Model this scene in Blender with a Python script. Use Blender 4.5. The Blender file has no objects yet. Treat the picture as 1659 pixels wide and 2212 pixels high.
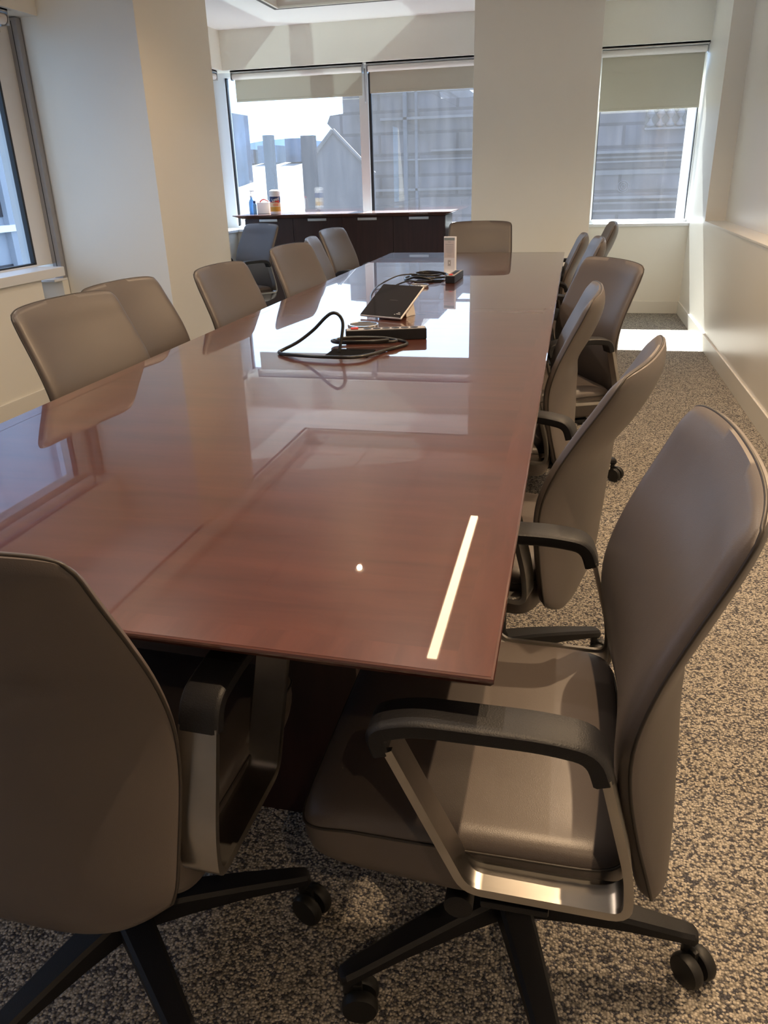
import bpy, bmesh, math, random
from mathutils import Vector, Matrix
random.seed(7)
R = math.radians
S = bpy.context.scene
COL = S.collection

# ------------------------------------------------------------------ camera
cam = bpy.data.cameras.new('camera')
cam.sensor_fit = 'VERTICAL'; cam.sensor_height = 36.0
cam.lens = 1654.0 / 2212.0 * 36.0
cam.clip_start = 0.02; cam.clip_end = 2000
camo = bpy.data.objects.new('camera', cam); COL.objects.link(camo)
right = Vector((0.97382095, 0.22570489, -0.02701969))
down = Vector((0.06641796, -0.39619344, -0.91576166))
fwd = Vector((-0.21739691, 0.88999329, -0.40081233))
M = Matrix((right, -down, -fwd)).transposed().to_4x4()
M.translation = Vector((0, 0, 1.25))
camo.matrix_world = M
S.camera = camo

# ------------------------------------------------------------------ view
S.view_settings.view_transform = 'Standard'
S.view_settings.look = 'None'
S.view_settings.gamma = 1.0
S.view_settings.use_curve_mapping = False
S.view_settings.exposure = 0.24
S.cycles.use_denoising = True
S.cycles.max_bounces = 10
S.cycles.diffuse_bounces = 5
S.cycles.glossy_bounces = 5
S.cycles.transparent_max_bounces = 12
S.cycles.sample_clamp_indirect = 6.0
S.cycles.caustics_reflective = False
S.cycles.caustics_refractive = False

# ------------------------------------------------------------------ world, sun, lamps
W = bpy.data.worlds.new('world'); S.world = W; W.use_nodes = True
wn = W.node_tree; wn.nodes.clear()
wo = wn.nodes.new('ShaderNodeOutputWorld'); wb = wn.nodes.new('ShaderNodeBackground')
tc = wn.nodes.new('ShaderNodeTexCoord'); sp = wn.nodes.new('ShaderNodeSeparateXYZ')
rp = wn.nodes.new('ShaderNodeValToRGB')
wn.links.new(tc.outputs['Generated'], sp.inputs[0]); wn.links.new(sp.outputs['Z'], rp.inputs[0])
rp.color_ramp.elements[0].position = 0.0; rp.color_ramp.elements[0].color = (0.40, 0.66, 1.0, 1)
rp.color_ramp.elements[1].position = 0.55; rp.color_ramp.elements[1].color = (0.50, 0.62, 0.86, 1)
x_ = rp.color_ramp.elements.new(.22); x_.color = (0.58, 0.72, 0.94, 1)
wn.links.new(rp.outputs[0], wb.inputs[0]); wb.inputs[1].default_value = 3.6
wn.links.new(wb.outputs[0], wo.inputs[0])

def lamp(name, kind, loc, power, color, **kw):
    l = bpy.data.lights.new(name, kind); l.energy = power; l.color = color
    for k, v in kw.items():
        if k not in ('rot', 'to'): setattr(l, k, v)
    o = bpy.data.objects.new(name, l); COL.objects.link(o); o.location = loc
    if 'to' in kw: o.rotation_euler = (Vector(kw['to']) - Vector(loc)).to_track_quat('-Z', 'Y').to_euler()
    if 'rot' in kw: o.rotation_euler = kw['rot']
    return o

sd = Vector((0.07, -1.0, -0.955))
lamp('sun', 'SUN', (2, 30, 30), 38.0, (1.0, 0.96, 0.88), angle=R(0.53)).rotation_euler = sd.to_track_quat('-Z', 'Y').to_euler()

# sunlight thrown back by the glass fronts across the street, entering the side window and reaching the header
lamp('street_glint', 'SPOT', (-9.5, 3.3, -3.75), 1700.0, (.88, 1.0, .94), to=(-2.2, 7.77, 2.4), spot_size=R(24), spot_blend=.1, shadow_soft_size=.03)

# sky portals in the window openings
def portal(loc, sx, sy, rot):
    l = bpy.data.lights.new('sky_portal', 'AREA'); l.shape = 'RECTANGLE'; l.size = sx; l.size_y = sy
    l.cycles.is_portal = True
    o = bpy.data.objects.new('sky_portal', l); COL.objects.link(o); o.location = loc; o.rotation_euler = rot
portal((-2.2, 8.12, 1.5), 2.7, 1.5, (R(90), 0, R(180)))
portal((0.55, 8.12, 1.5), 0.95, 1.5, (R(90), 0, R(180)))
portal((-3.66, 6.8, 1.5), 2.4, 1.5, (R(90), 0, R(-90)))
portal((-3.44, 1.4, 1.5), 6.1, 1.5, (R(90), 0, R(-90)))

WARM = (1.0, 0.70, 0.42)
DOWN_SPOTS = [(0.22, 0.85), (0.62, 2.6), (0.62, 4.3), (0.62, -0.9)]

# ------------------------------------------------------------------ material helpers
def mat(name):
    m = bpy.data.materials.new(name); m.use_nodes = True
    nt = m.node_tree; b = nt.nodes['Principled BSDF']
    return m, nt, b

def simple(name, col, rough=0.5, metal=0.0, spec=None, bump=0.0, bscale=200.0, coat=0.0, var=0.0, vscale=6.0):
    m, nt, b = mat(name)
    b.inputs['Base Color'].default_value = (*col, 1); b.inputs['Roughness'].default_value = rough
    b.inputs['Metallic'].default_value = metal
    if spec is not None: b.inputs['Specular IOR Level'].default_value = spec
    if coat: b.inputs['Coat Weight'].default_value = coat; b.inputs['Coat Roughness'].default_value = 0.05
    t = nt.nodes.new('ShaderNodeTexCoord')
    if bump:
        n = nt.nodes.new('ShaderNodeTexNoise'); n.inputs['Scale'].default_value = bscale; n.inputs['Detail'].default_value = 3
        nt.links.new(t.outputs['Object'], n.inputs['Vector'])
        bp = nt.nodes.new('ShaderNodeBump'); bp.inputs['Strength'].default_value = bump; bp.inputs['Distance'].default_value = 0.002
        nt.links.new(n.outputs['Fac'], bp.inputs['Height']); nt.links.new(bp.outputs[0], b.inputs['Normal'])
    if var:
        n2 = nt.nodes.new('ShaderNodeTexNoise'); n2.inputs['Scale'].default_value = vscale; n2.inputs['Detail'].default_value = 4
        nt.links.new(t.outputs['Object'], n2.inputs['Vector'])
        r = nt.nodes.new('ShaderNodeValToRGB')
        r.color_ramp.elements[0].color = (*[c * (1 - var) for c in col], 1); r.color_ramp.elements[1].color = (*[min(1, c * (1 + var)) for c in col], 1)
        r.color_ramp.elements[0].position = .3; r.color_ramp.elements[1].position = .7
        nt.links.new(n2.outputs['Fac'], r.inputs[0]); nt.links.new(r.outputs[0], b.inputs['Base Color'])
    return m

def emis(name, col, st):
    m, nt, b = mat(name)
    b.inputs['Base Color'].default_value = (*col, 1)
    b.inputs['Emission Color'].default_value = (*col, 1); b.inputs['Emission Strength'].default_value = st
    return m

def wood(name, c0, c1, rough=0.25, coat=0.0, stretch=(1.0, 14.0, 14.0), scale=3.0, wavy=0.0):
    m, nt, b = mat(name)
    t = nt.nodes.new('ShaderNodeTexCoord'); mp = nt.nodes.new('ShaderNodeMapping')
    mp.inputs['Scale'].default_value = stretch
    nt.links.new(t.outputs['Object'], mp.inputs[0])
    n = nt.nodes.new('ShaderNodeTexNoise'); n.inputs['Scale'].default_value = scale; n.inputs['Detail'].default_value = 8; n.inputs['Roughness'].default_value = .62
    n.inputs['Distortion'].default_value = .6
    nt.links.new(mp.outputs[0], n.inputs['Vector'])
    n2 = nt.nodes.new('ShaderNodeTexNoise'); n2.inputs['Scale'].default_value = 2.2; n2.inputs['Detail'].default_value = 3
    nt.links.new(mp.outputs[0], n2.inputs['Vector'])
    mx = nt.nodes.new('ShaderNodeMath'); mx.operation = 'MULTIPLY_ADD'; mx.inputs[1].default_value = .6; mx.inputs[2].default_value = 0
    nt.links.new(n.outputs['Fac'], mx.inputs[0])
    ad = nt.nodes.new('ShaderNodeMath'); ad.operation = 'MULTIPLY_ADD'; ad.inputs[1].default_value = .4
    nt.links.new(n2.outputs['Fac'], ad.inputs[0]); nt.links.new(mx.outputs[0], ad.inputs[2])
    r = nt.nodes.new('ShaderNodeValToRGB'); r.color_ramp.elements[0].position = .36; r.color_ramp.elements[1].position = .64
    r.color_ramp.elements[0].color = (*c0, 1); r.color_ramp.elements[1].color = (*c1, 1)
    nt.links.new(ad.outputs[0], r.inputs[0]); nt.links.new(r.outputs[0], b.inputs['Base Color'])
    b.inputs['Roughness'].default_value = rough
    if coat:
        b.inputs['Coat Weight'].default_value = coat; b.inputs['Coat Roughness'].default_value = 0.012; b.inputs['Coat IOR'].default_value = 1.85
        b.inputs['Specular IOR Level'].default_value = .25
    if wavy:
        nb = nt.nodes.new('ShaderNodeTexNoise'); nb.inputs['Scale'].default_value = 1.0; nb.inputs['Detail'].default_value = 2
        mp2 = nt.nodes.new('ShaderNodeMapping'); mp2.inputs['Scale'].default_value = (4, 22, 1)
        nt.links.new(t.outputs['Object'], mp2.inputs[0]); nt.links.new(mp2.outputs[0], nb.inputs['Vector'])
        bp = nt.nodes.new('ShaderNodeBump'); bp.inputs['Strength'].default_value = wavy; bp.inputs['Distance'].default_value = 0.001
        nt.links.new(nb.outputs['Fac'], bp.inputs['Height']); nt.links.new(bp.outputs[0], b.inputs['Coat Normal'])
    return m

def carpet_mat():
    m, nt, b = mat('carpet_loop_pile'); L = nt.links.new; N = nt.nodes.new
    t = N('ShaderNodeTexCoord')
    v = N('ShaderNodeTexVoronoi'); v.inputs['Scale'].default_value = 200
    jm = N('ShaderNodeMapping'); jm.inputs['Scale'].default_value = (1.0, 1.15, 1)
    L(t.outputs['Object'], jm.inputs[0]); L(jm.outputs[0], v.inputs['Vector'])
    # heathered yarn, drawn out across the room
    m1 = N('ShaderNodeMapping'); m1.inputs['Scale'].default_value = (7, 26, 1)
    L(t.outputs['Object'], m1.inputs[0])
    n1 = N('ShaderNodeTexNoise'); n1.inputs['Scale'].default_value = 2.2; n1.inputs['Detail'].default_value = 6; n1.inputs['Roughness'].default_value = .7
    L(m1.outputs[0], n1.inputs['Vector'])
    sx = N('ShaderNodeSeparateColor'); L(v.outputs['Color'], sx.inputs[0])
    a = N('ShaderNodeMath'); a.operation = 'MULTIPLY_ADD'; a.inputs[1].default_value = .72
    L(sx.outputs[0], a.inputs[0])
    b2 = N('ShaderNodeMath'); b2.operation = 'MULTIPLY'; b2.inputs[1].default_value = .58; L(n1.outputs['Fac'], b2.inputs[0]); L(b2.outputs[0], a.inputs[2])
    r = N('ShaderNodeValToRGB'); e = r.color_ramp.elements
    e[0].position = .42; e[0].color = (.125, .125, .145, 1); e[1].position = .78; e[1].color = (.70, .64, .55, 1)
    x = e.new(.50); x.color = (.24, .225, .22, 1); x = e.new(.60); x.color = (.47, .43, .37, 1)
    L(a.outputs[0], r.inputs[0])
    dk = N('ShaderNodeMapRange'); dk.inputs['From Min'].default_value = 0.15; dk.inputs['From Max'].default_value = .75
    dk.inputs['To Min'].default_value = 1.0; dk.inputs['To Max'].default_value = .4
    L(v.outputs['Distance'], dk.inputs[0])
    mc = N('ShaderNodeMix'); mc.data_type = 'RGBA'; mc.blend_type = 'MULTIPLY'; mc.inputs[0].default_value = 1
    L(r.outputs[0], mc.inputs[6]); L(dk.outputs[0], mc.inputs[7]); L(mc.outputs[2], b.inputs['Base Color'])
    b.inputs['Roughness'].default_value = .95; b.inputs['Specular IOR Level'].default_value = .1
    inv = N('ShaderNodeMath'); inv.operation = 'SUBTRACT'; inv.inputs[0].default_value = 1; L(v.outputs['Distance'], inv.inputs[1])
    bp = N('ShaderNodeBump'); bp.inputs['Strength'].default_value = .9; bp.inputs['Distance'].default_value = .004
    L(inv.outputs[0], bp.inputs['Height']); L(bp.outputs[0], b.inputs['Normal'])
    return m

def leather_mat(name, col, rough=.41):
    m, nt, b = mat(name); L = nt.links.new; N = nt.nodes.new
    b.inputs['Base Color'].default_value = (*col, 1); b.inputs['Roughness'].default_value = rough
    b.inputs['Specular IOR Level'].default_value = .68
    t = N('ShaderNodeTexCoord'); v = N('ShaderNodeTexVoronoi'); v.inputs['Scale'].default_value = 420; v.feature = 'DISTANCE_TO_EDGE'
    L(t.outputs['Object'], v.inputs['Vector'])
    n = N('ShaderNodeTexNoise'); n.inputs['Scale'].default_value = 9; n.inputs['Detail'].default_value = 3; L(t.outputs['Object'], n.inputs['Vector'])
    ad = N('ShaderNodeMath'); ad.operation = 'MULTIPLY_ADD'; ad.inputs[1].default_value = .25
    L(v.outputs['Distance'], ad.inputs[0]); mu = N('ShaderNodeMath'); mu.operation = 'MULTIPLY'; mu.inputs[1].default_value = 1.6
    L(n.outputs['Fac'], mu.inputs[0]); L(mu.outputs[0], ad.inputs[2])
    bp = N('ShaderNodeBump'); bp.inputs['Strength'].default_value = .25; bp.inputs['Distance'].default_value = .0022
    L(ad.outputs[0], bp.inputs['Height']); L(bp.outputs[0], b.inputs['Normal'])
    return m

def glass_mat(name, tint, haze=0.0):
    m = bpy.data.materials.new(name); m.use_nodes = True; nt = m.node_tree; nt.nodes.clear(); N = nt.nodes.new; L = nt.links.new
    o = N('ShaderNodeOutputMaterial'); tr = N('ShaderNodeBsdfTransparent'); tr.inputs[0].default_value = (*tint, 1)
    gl = N('ShaderNodeBsdfGlossy'); gl.inputs['Roughness'].default_value = 0.0
    fr = N('ShaderNodeFresnel'); fr.inputs[0].default_value = 1.75
    mx = N('ShaderNodeMixShader'); L(fr.outputs[0], mx.inputs[0]); L(tr.outputs[0], mx.inputs[1]); L(gl.outputs[0], mx.inputs[2])
    # dust film on the pane: a thin diffuse, light-passing layer with streaks
    tl = N('ShaderNodeBsdfTranslucent'); tl.inputs[0].default_value = (.80, .88, 1, 1)
    df = N('ShaderNodeMixShader')
    t = N('ShaderNodeTexCoord'); mp = N('ShaderNodeMapping'); mp.inputs['Scale'].default_value = (5, 5, .6)
    L(t.outputs['Object'], mp.inputs[0]); n = N('ShaderNodeTexNoise'); n.inputs['Scale'].default_value = 3; n.inputs['Detail'].default_value = 6
    L(mp.outputs[0], n.inputs['Vector']); mr = N('ShaderNodeMapRange'); mr.inputs['To Min'].default_value = haze * .5; mr.inputs['To Max'].default_value = haze * 1.5
    L(n.outputs['Fac'], mr.inputs[0]); L(mr.outputs[0], df.inputs[0]); L(mx.outputs[0], df.inputs[1]); L(tl.outputs[0], df.inputs[2])
    L(df.outputs[0], o.inputs[0])
    return m

def brick_mat(name, c1, c2, mortar, bw, bh, off=.5, ms=.01, axis='XZ', rough=.85, bump=.4, dirt=.35):
    m, nt, b = mat(name); N = nt.nodes.new; L = nt.links.new
    t = N('ShaderNodeTexCoord'); s = N('ShaderNodeSeparateXYZ'); c = N('ShaderNodeCombineXYZ'); L(t.outputs['Object'], s.inputs[0])
    L(s.outputs[axis[0]], c.inputs[0]); L(s.outputs[axis[1]], c.inputs[1])
    k = N('ShaderNodeTexBrick'); k.inputs['Scale'].default_value = 1; k.inputs['Brick Width'].default_value = bw; k.inputs['Row Height'].default_value = bh
    k.inputs['Mortar Size'].default_value = ms; k.offset = off; k.inputs['Mortar Smooth'].default_value = .3
    k.inputs['Color1'].default_value = (*c1, 1); k.inputs['Color2'].default_value = (*c2, 1); k.inputs['Mortar'].default_value = (*mortar, 1)
    L(c.outputs[0], k.inputs['Vector'])
    n = N('ShaderNodeTexNoise'); n.inputs['Scale'].default_value = 1.4; n.inputs['Detail'].default_value = 8; L(t.outputs['Object'], n.inputs['Vector'])
    mr = N('ShaderNodeMapRange'); mr.inputs['From Min'].default_value = .3; mr.inputs['From Max'].default_value = .7; mr.inputs['To Min'].default_value = 1 - dirt; mr.inputs['To Max'].default_value = 1 + dirt
    L(n.outputs['Fac'], mr.inputs[0])
    mc = N('ShaderNodeMix'); mc.data_type = 'RGBA'; mc.blend_type = 'MULTIPLY'; mc.inputs[0].default_value = 1
    L(k.outputs['Color'], mc.inputs[6]); L(mr.outputs[0], mc.inputs[7]); L(mc.outputs[2], b.inputs['Base Color'])
    b.inputs['Roughness'].default_value = rough
    bp = N('ShaderNodeBump'); bp.inputs['Strength'].default_value = bump; bp.inputs['Distance'].default_value = .01; bp.invert = True
    L(k.outputs['Fac'], bp.inputs['Height']); L(bp.outputs[0], b.inputs['Normal'])
    return m

MT = {}
MT['wall'] = simple('wall_paint_offwhite', (.80, .78, .71), .45, spec=.35, bump=.15, bscale=160)
MT['wallr'] = simple('wall_paint_eggshell', (.80, .78, .72), .28, spec=.5, bump=.12, bscale=90)
MT['ceiling'] = simple('ceiling_paint', (.86, .86, .86), .8)
MT['trim'] = simple('trim_paint', (.74, .72, .66), .35)
MT['frame'] = simple('window_frame_white', (.74, .76, .78), .35)
MT['gasket'] = simple('black_gasket', (.012, .012, .014), .4)
MT['track'] = simple('grey_track', (.34, .34, .35), .4, metal=.3)
MT['alu'] = simple('brushed_aluminium', (.55, .55, .56), .3, metal=1.0)
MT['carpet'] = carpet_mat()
MT['table'] = wood('mahogany_gloss', (.060, .017, .010), (.094, .029, .018), .30, coat=1.0, stretch=(1.2, 9, 9), scale=2.4, wavy=.012)
MT['tableborder'] = wood('mahogany_border', (.068, .019, .011), (.104, .032, .020), .30, coat=1.0, stretch=(10, 1.5, 10), scale=3.2)
MT['darkwood'] = wood('espresso_wood', (.016, .0045, .0045), (.032, .010, .010), .4, stretch=(14, 14, 1), scale=3)
MT['credtop'] = wood('mahogany_credenza', (.07, .016, .009), (.17, .05, .03), .3, coat=.8, stretch=(1.5, 10, 10), scale=3.2)
MT['leather'] = leather_mat('taupe_leather', (.092, .075, .067))
MT['leather_edge'] = leather_mat('dark_leather_edge', (.035, .028, .025), .4)
MT['piping'] = simple('dark_piping', (.03, .024, .02), .45)
MT['matteblack'] = simple('matte_black', (.006, .006, .007), .9, spec=.05)
MT['grille'] = simple('speaker_grille', (.10, .10, .11), .8, spec=.15, bump=.3, bscale=900)
MT['blackplastic'] = simple('black_plastic', (.010, .010, .012), .48, spec=.32, bump=.2, bscale=500)
MT['chrome'] = simple('polished_aluminium', (.42, .40, .37), .32, metal=1.0, var=.12, vscale=14)
MT['chromebright'] = simple('bright_chrome', (.7, .7, .7), .12, metal=1.0)
MT['cord'] = simple('black_cord', (.012, .012, .012), .28)
MT['rubber'] = simple('black_rubber', (.01, .01, .01), .5)
MT['screen'] = simple('black_glass_screen', (.012, .012, .014), .06, coat=1.0)
MT['whiteplastic'] = simple('white_plastic', (.72, .70, .68), .35)
MT['paper'] = simple('paper_white', (.62, .62, .66), .6)
MT['papergrey'] = simple('paper_print_grey', (.34, .33, .34), .6)
MT['papertint'] = simple('paper_tint', (.50, .45, .45), .6)
MT['papergreen'] = simple('paper_band', (.20, .24, .25), .6)
MT['blind'] = simple('blind_fabric', (.52, .50, .42), .85, bump=.3, bscale=700)
MT['navy'] = simple('label_navy', (.02, .035, .13), .4)
MT['yellow'] = simple('label_yellow', (.70, .42, .06), .4)
MT['cream'] = simple('label_cream', (.75, .62, .40), .4)
MT['red'] = simple('label_red', (.55, .04, .03), .4)
MT['pink'] = simple('label_orange', (.85, .30, .18), .4)
MT['white'] = simple('plain_white', (.85, .85, .85), .4)
MT['bluegel'] = simple('blue_plastic', (.15, .38, .70), .3)
MT['glass'] = glass_mat('window_glass', (.86, .93, .96), .012)
MT['glassw'] = glass_mat('window_glass_dusty', (.84, .92, .97), .022)
MT['stone'] = brick_mat('facade_stone', (.040, .040, .052), (.066, .060, .066), (.016, .016, .024), 1.7, .42, ms=.035, dirt=.5)
MT['stone2'] = simple('facade_smooth_stone', (.060, .063, .078), .9, var=.25, vscale=.8)
MT['stonelight'] = simple('facade_cornice', (.085, .082, .088), .85, var=.2, vscale=1.5)
MT['darkblue'] = simple('dark_blue', (.006, .010, .022), .6)
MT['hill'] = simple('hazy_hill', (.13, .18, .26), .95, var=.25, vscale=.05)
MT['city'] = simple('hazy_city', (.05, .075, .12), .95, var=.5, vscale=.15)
MT['pale'] = simple('pale_concrete', (.26, .29, .34), .8, var=.1, vscale=.5)
MT['tile'] = brick_mat('ceiling_tile', (.62, .58, .54), (.62, .58, .54), (.20, .18, .17), .61, .61, off=0, ms=.006, axis='XY', bump=.15, dirt=.03)
MT['ledwarm'] = emis('warm_lamp_diffuser', (1.0, .74, .46), 9.0)
MT['downlens'] = emis('warm_downlight_lens', (1.0, .72, .44), 1.3)

# ------------------------------------------------------------------ mesh helpers
def obj(name, bm, m, parent=None, smooth=None, kind=None):
    me = bpy.data.meshes.new(name)
    bmesh.ops.recalc_face_normals(bm, faces=bm.faces)
    bm.to_mesh(me); bm.free()
    for k in (m if isinstance(m, (list, tuple)) else [m]): me.materials.append(MT[k])
    if smooth is not None:
        for p in me.polygons: p.use_smooth = True
        try: me.set_sharp_from_angle(angle=R(smooth))
        except Exception: pass
    o = bpy.data.objects.new(name, me); COL.objects.link(o)
    if smooth is not None and smooth <= 50:
        wn_ = o.modifiers.new('weighted', 'WEIGHTED_NORMAL'); wn_.keep_sharp = True
    if parent: o.parent = parent
    if kind: o['kind'] = kind
    return o

def tag(o, label, cat, group=None):
    o['label'] = label; o['category'] = cat
    if group: o['group'] = group
    return o

def thing(name, label, cat, loc=(0, 0, 0), rz=0, group=None):
    o = bpy.data.objects.new(name, None); COL.objects.link(o); o.empty_display_size = .1
    o.location = loc; o.rotation_euler = (0, 0, rz)
    return tag(o, label, cat, group)

def add_box(bm, a, b, bevel=0.0, seg=2, mi=0, mtx=None):
    a = Vector(a); b = Vector(b)
    lo = Vector([min(a[i], b[i]) for i in range(3)]); hi = Vector([max(a[i], b[i]) for i in range(3)])
    v = [bm.verts.new((x, y, z)) for x in (lo.x, hi.x) for y in (lo.y, hi.y) for z in (lo.z, hi.z)]
    fs = [bm.faces.new([v[i] for i in f]) for f in ((0, 1, 3, 2), (4, 6, 7, 5), (0, 4, 5, 1), (2, 3, 7, 6), (0, 2, 6, 4), (1, 5, 7, 3))]
    bmesh.ops.recalc_face_normals(bm, faces=fs)
    for f in fs: f.material_index = mi
    allv = v
    if bevel:
        es = list({e for f in fs for e in f.edges})
        r = bmesh.ops.bevel(bm, geom=es, offset=bevel, segments=seg, affect='EDGES', profile=.5)
        allv = list({x for f in r['faces'] for x in f.verts} | {x for x in v if x.is_valid})
        for f in r['faces']: f.material_index = mi
    if mtx is not None:
        bmesh.ops.transform(bm, matrix=mtx, verts=[x for x in allv if x.is_valid])
    return allv

def box(name, a, b, m, parent=None, bevel=0.0, kind=None, seg=2):
    bm = bmesh.new(); add_box(bm, a, b, bevel, seg)
    return obj(name, bm, m, parent, smooth=40 if bevel else None, kind=kind)

def boxes(name, lst, m, parent=None, bevel=0.0, kind=None):
    bm = bmesh.new()
    for a, b in lst: add_box(bm, a, b, bevel)
    return obj(name, bm, m, parent, smooth=40 if bevel else None, kind=kind)

def catmull(pts, n=8, closed=False):
    P = [Vector(p) for p in pts]; out = []; L = len(P)
    rng = L if closed else L - 1
    for i in range(rng):
        if closed: p0, p1, p2, p3 = P[(i - 1) % L], P[i], P[(i + 1) % L], P[(i + 2) % L]
        else: p0, p1, p2, p3 = P[max(i - 1, 0)], P[i], P[i + 1], P[min(i + 2, L - 1)]
        for k in range(n):
            t = k / n
            out.append(.5 * ((2 * p1) + (-p0 + p2) * t + (2 * p0 - 5 * p1 + 4 * p2 - p3) * t * t + (-p0 + 3 * p1 - 3 * p2 + p3) * t ** 3))
    if not closed: out.append(P[-1])
    return out

def add_tube(bm, pts, r, seg=8, closed=False, mi=0):
    pts = [Vector(p) for p in pts]; n = len(pts); rings = []
    up = None
    for i, p in enumerate(pts):
        if closed: d = pts[(i + 1) % n] - pts[(i - 1) % n]
        else: d = pts[min(i + 1, n - 1)] - pts[max(i - 1, 0)]
        if d.length < 1e-9: d = Vector((0, 0, 1))
        d.normalize()
        if up is None:
            up = Vector((0, 0, 1)) if abs(d.z) < .9 else Vector((1, 0, 0))
        s = d.cross(up)
        if s.length < 1e-6: s = d.orthogonal()
        s.normalize(); up = s.cross(d).normalized()
        rr = r[i] if isinstance(r, (list, tuple)) else r
        rings.append([bm.verts.new(p + (s * math.cos(a) + up * math.sin(a)) * rr) for a in [2 * math.pi * k / seg for k in range(seg)]])
    for i in range(n if closed else n - 1):
        A, B = rings[i], rings[(i + 1) % n]
        for k in range(seg):
            f = bm.faces.new((A[k], A[(k + 1) % seg], B[(k + 1) % seg], B[k])); f.material_index = mi
    if not closed:
        for A in (rings[0], rings[-1]):
            f = bm.faces.new(A); f.material_index = mi

def add_lathe(bm, prof, c=(0, 0, 0), seg=28, axis='Z', mi=0):
    c = Vector(c); rings = []
    for r, h in prof:
        ring = []
        for k in range(seg):
            a = 2 * math.pi * k / seg
            x, y, z = r * math.cos(a), r * math.sin(a), h
            v = {'Z': (x, y, z), 'X': (z, x, y), 'Y': (x, z, y)}[axis]
            ring.append(bm.verts.new(c + Vector(v)))
        rings.append(ring)
    for A, B in zip(rings, rings[1:]):
        for k in range(seg):
            f = bm.faces.new((A[k], A[(k + 1) % seg], B[(k + 1) % seg], B[k])); f.material_index = mi
    for A in (rings[0], rings[-1]):
        f = bm.faces.new(A); f.material_index = mi

def round_path(pts, rad, n=5):
    """2D polyline with filleted corners; rad may be a list"""
    P = [Vector(p) for p in pts]; out = [P[0]]
    for i in range(1, len(P) - 1):
        r = rad[i] if isinstance(rad, (list, tuple)) else rad
        a = (P[i - 1] - P[i]).normalized(); b = (P[i + 1] - P[i]).normalized()
        A = P[i] + a * r; B = P[i] + b * r
        for k in range(n + 1):
            t = k / n
            out.append((1 - t) ** 2 * A + 2 * t * (1 - t) * P[i] + t * t * B)
    out.append(P[-1]); return out

def add_ribbon(bm, path, section, mi=0):
    """sweep a section [(x, n)] along a path in the (y, z) plane, n = in-plane normal; closed ends"""
    rings = []; n = len(path)
    for i, p in enumerate(path):
        d1 = (path[i] - path[i - 1]).normalized() if i else (path[1] - path[0]).normalized()
        d2 = (path[i + 1] - path[i]).normalized() if i < n - 1 else d1
        n1 = Vector((-d1.y, d1.x)); n2 = Vector((-d2.y, d2.x)); nn = (n1 + n2); nn.normalize()
        k = 1 / max(.4, nn.dot(n1))
        rings.append([bm.verts.new((x, p.x + nn.x * h * k, p.y + nn.y * h * k)) for x, h in section])
    m = len(section)
    for A, B in zip(rings, rings[1:]):
        for k in range(m):
            f = bm.faces.new((A[k], A[(k + 1) % m], B[(k + 1) % m], B[k])); f.material_index = mi
    for A in (rings[0], rings[-1]):
        f = bm.faces.new(A); f.material_index = mi

def text_mesh(name, s, size, m, parent, mtx, extrude=0.0004, warp=None, align='CENTER'):
    cu = bpy.data.curves.new(name, 'FONT'); cu.body = s; cu.size = size; cu.align_x = align; cu.align_y = 'CENTER'; cu.extrude = extrude
    cu.offset = size * .015
    to = bpy.data.objects.new(name, cu); COL.objects.link(to)
    dg = bpy.context.evaluated_depsgraph_get(); dg.update()
    me = bpy.data.meshes.new_from_object(to.evaluated_get(dg)); bpy.data.objects.remove(to)
    me.materials.clear(); me.materials.append(MT[m]); me.transform(mtx)
    if warp:
        for v in me.vertices: v.co = warp(v.co)
    o = bpy.data.objects.new(name, me); COL.objects.link(o)
    if parent: o.parent = parent
    return o

# ================================================================== THE SETTING
ST = 'structure'
CZ = 2.54
YF = 7.77       # far wall face
XR = 1.0        # right wall face
XL = -3.12      # near left wall face
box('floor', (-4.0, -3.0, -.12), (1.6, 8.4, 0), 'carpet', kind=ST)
# ceiling with a raised tray
TX0, TX1, TY0, TY1, TD = -2.50, .10, -1.6, 7.04, .14
boxes('ceiling', [((-4.0, -3, CZ), (TX0, 8.4, CZ + .3)), ((TX1, -3, CZ), (1.6, 8.4, CZ + .3)),
                  ((TX0, -3, CZ), (TX1, TY0, CZ + .3)), ((TX0, TY1, CZ), (TX1, 8.4, CZ + .3))], 'ceiling', kind=ST)
box('ceiling_tray', (TX0, TY0, CZ + TD), (TX1, TY1, CZ + .3), 'tile', kind=ST)
g = .030
boxes('tray_shadow_line', [((TX0 - g, TY0 - g, CZ - .003), (TX0, TY1 + g, CZ + .004)), ((TX1, TY0 - g, CZ - .003), (TX1 + g, TY1 + g, CZ + .004)),
                 ((TX0, TY1, CZ - .003), (TX1, TY1 + g, CZ + .004)), ((TX0, TY0 - g, CZ - .003), (TX1, TY0, CZ + .004))], 'gasket', kind=ST)  # black strips painting the shadow gap around the tray
boxes('trim_2', [((TX0, TY0, CZ - .002), (TX0 + .018, TY1, CZ + .012)), ((TX1 - .018, TY0, CZ - .002), (TX1, TY1, CZ + .012)),
                 ((TX0 + .018, TY1 - .018, CZ - .002), (TX1 - .018, TY1, CZ + .012)), ((TX0 + .018, TY0, CZ - .002), (TX1 - .018, TY0 + .018, CZ + .012))], 'trim', kind=ST)
# far wall: knee wall, header
boxes('wall_far', [((-3.35, YF, 0), (-.86, 8.14, .775)), ((.118, YF, 0), (1.3, 8.14, .775)),
                   ((-3.35, YF, 2.215), (-.86, 8.14, CZ)), ((.118, YF, 2.215), (1.3, 8.14, CZ))], 'wall', kind=ST)
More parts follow.
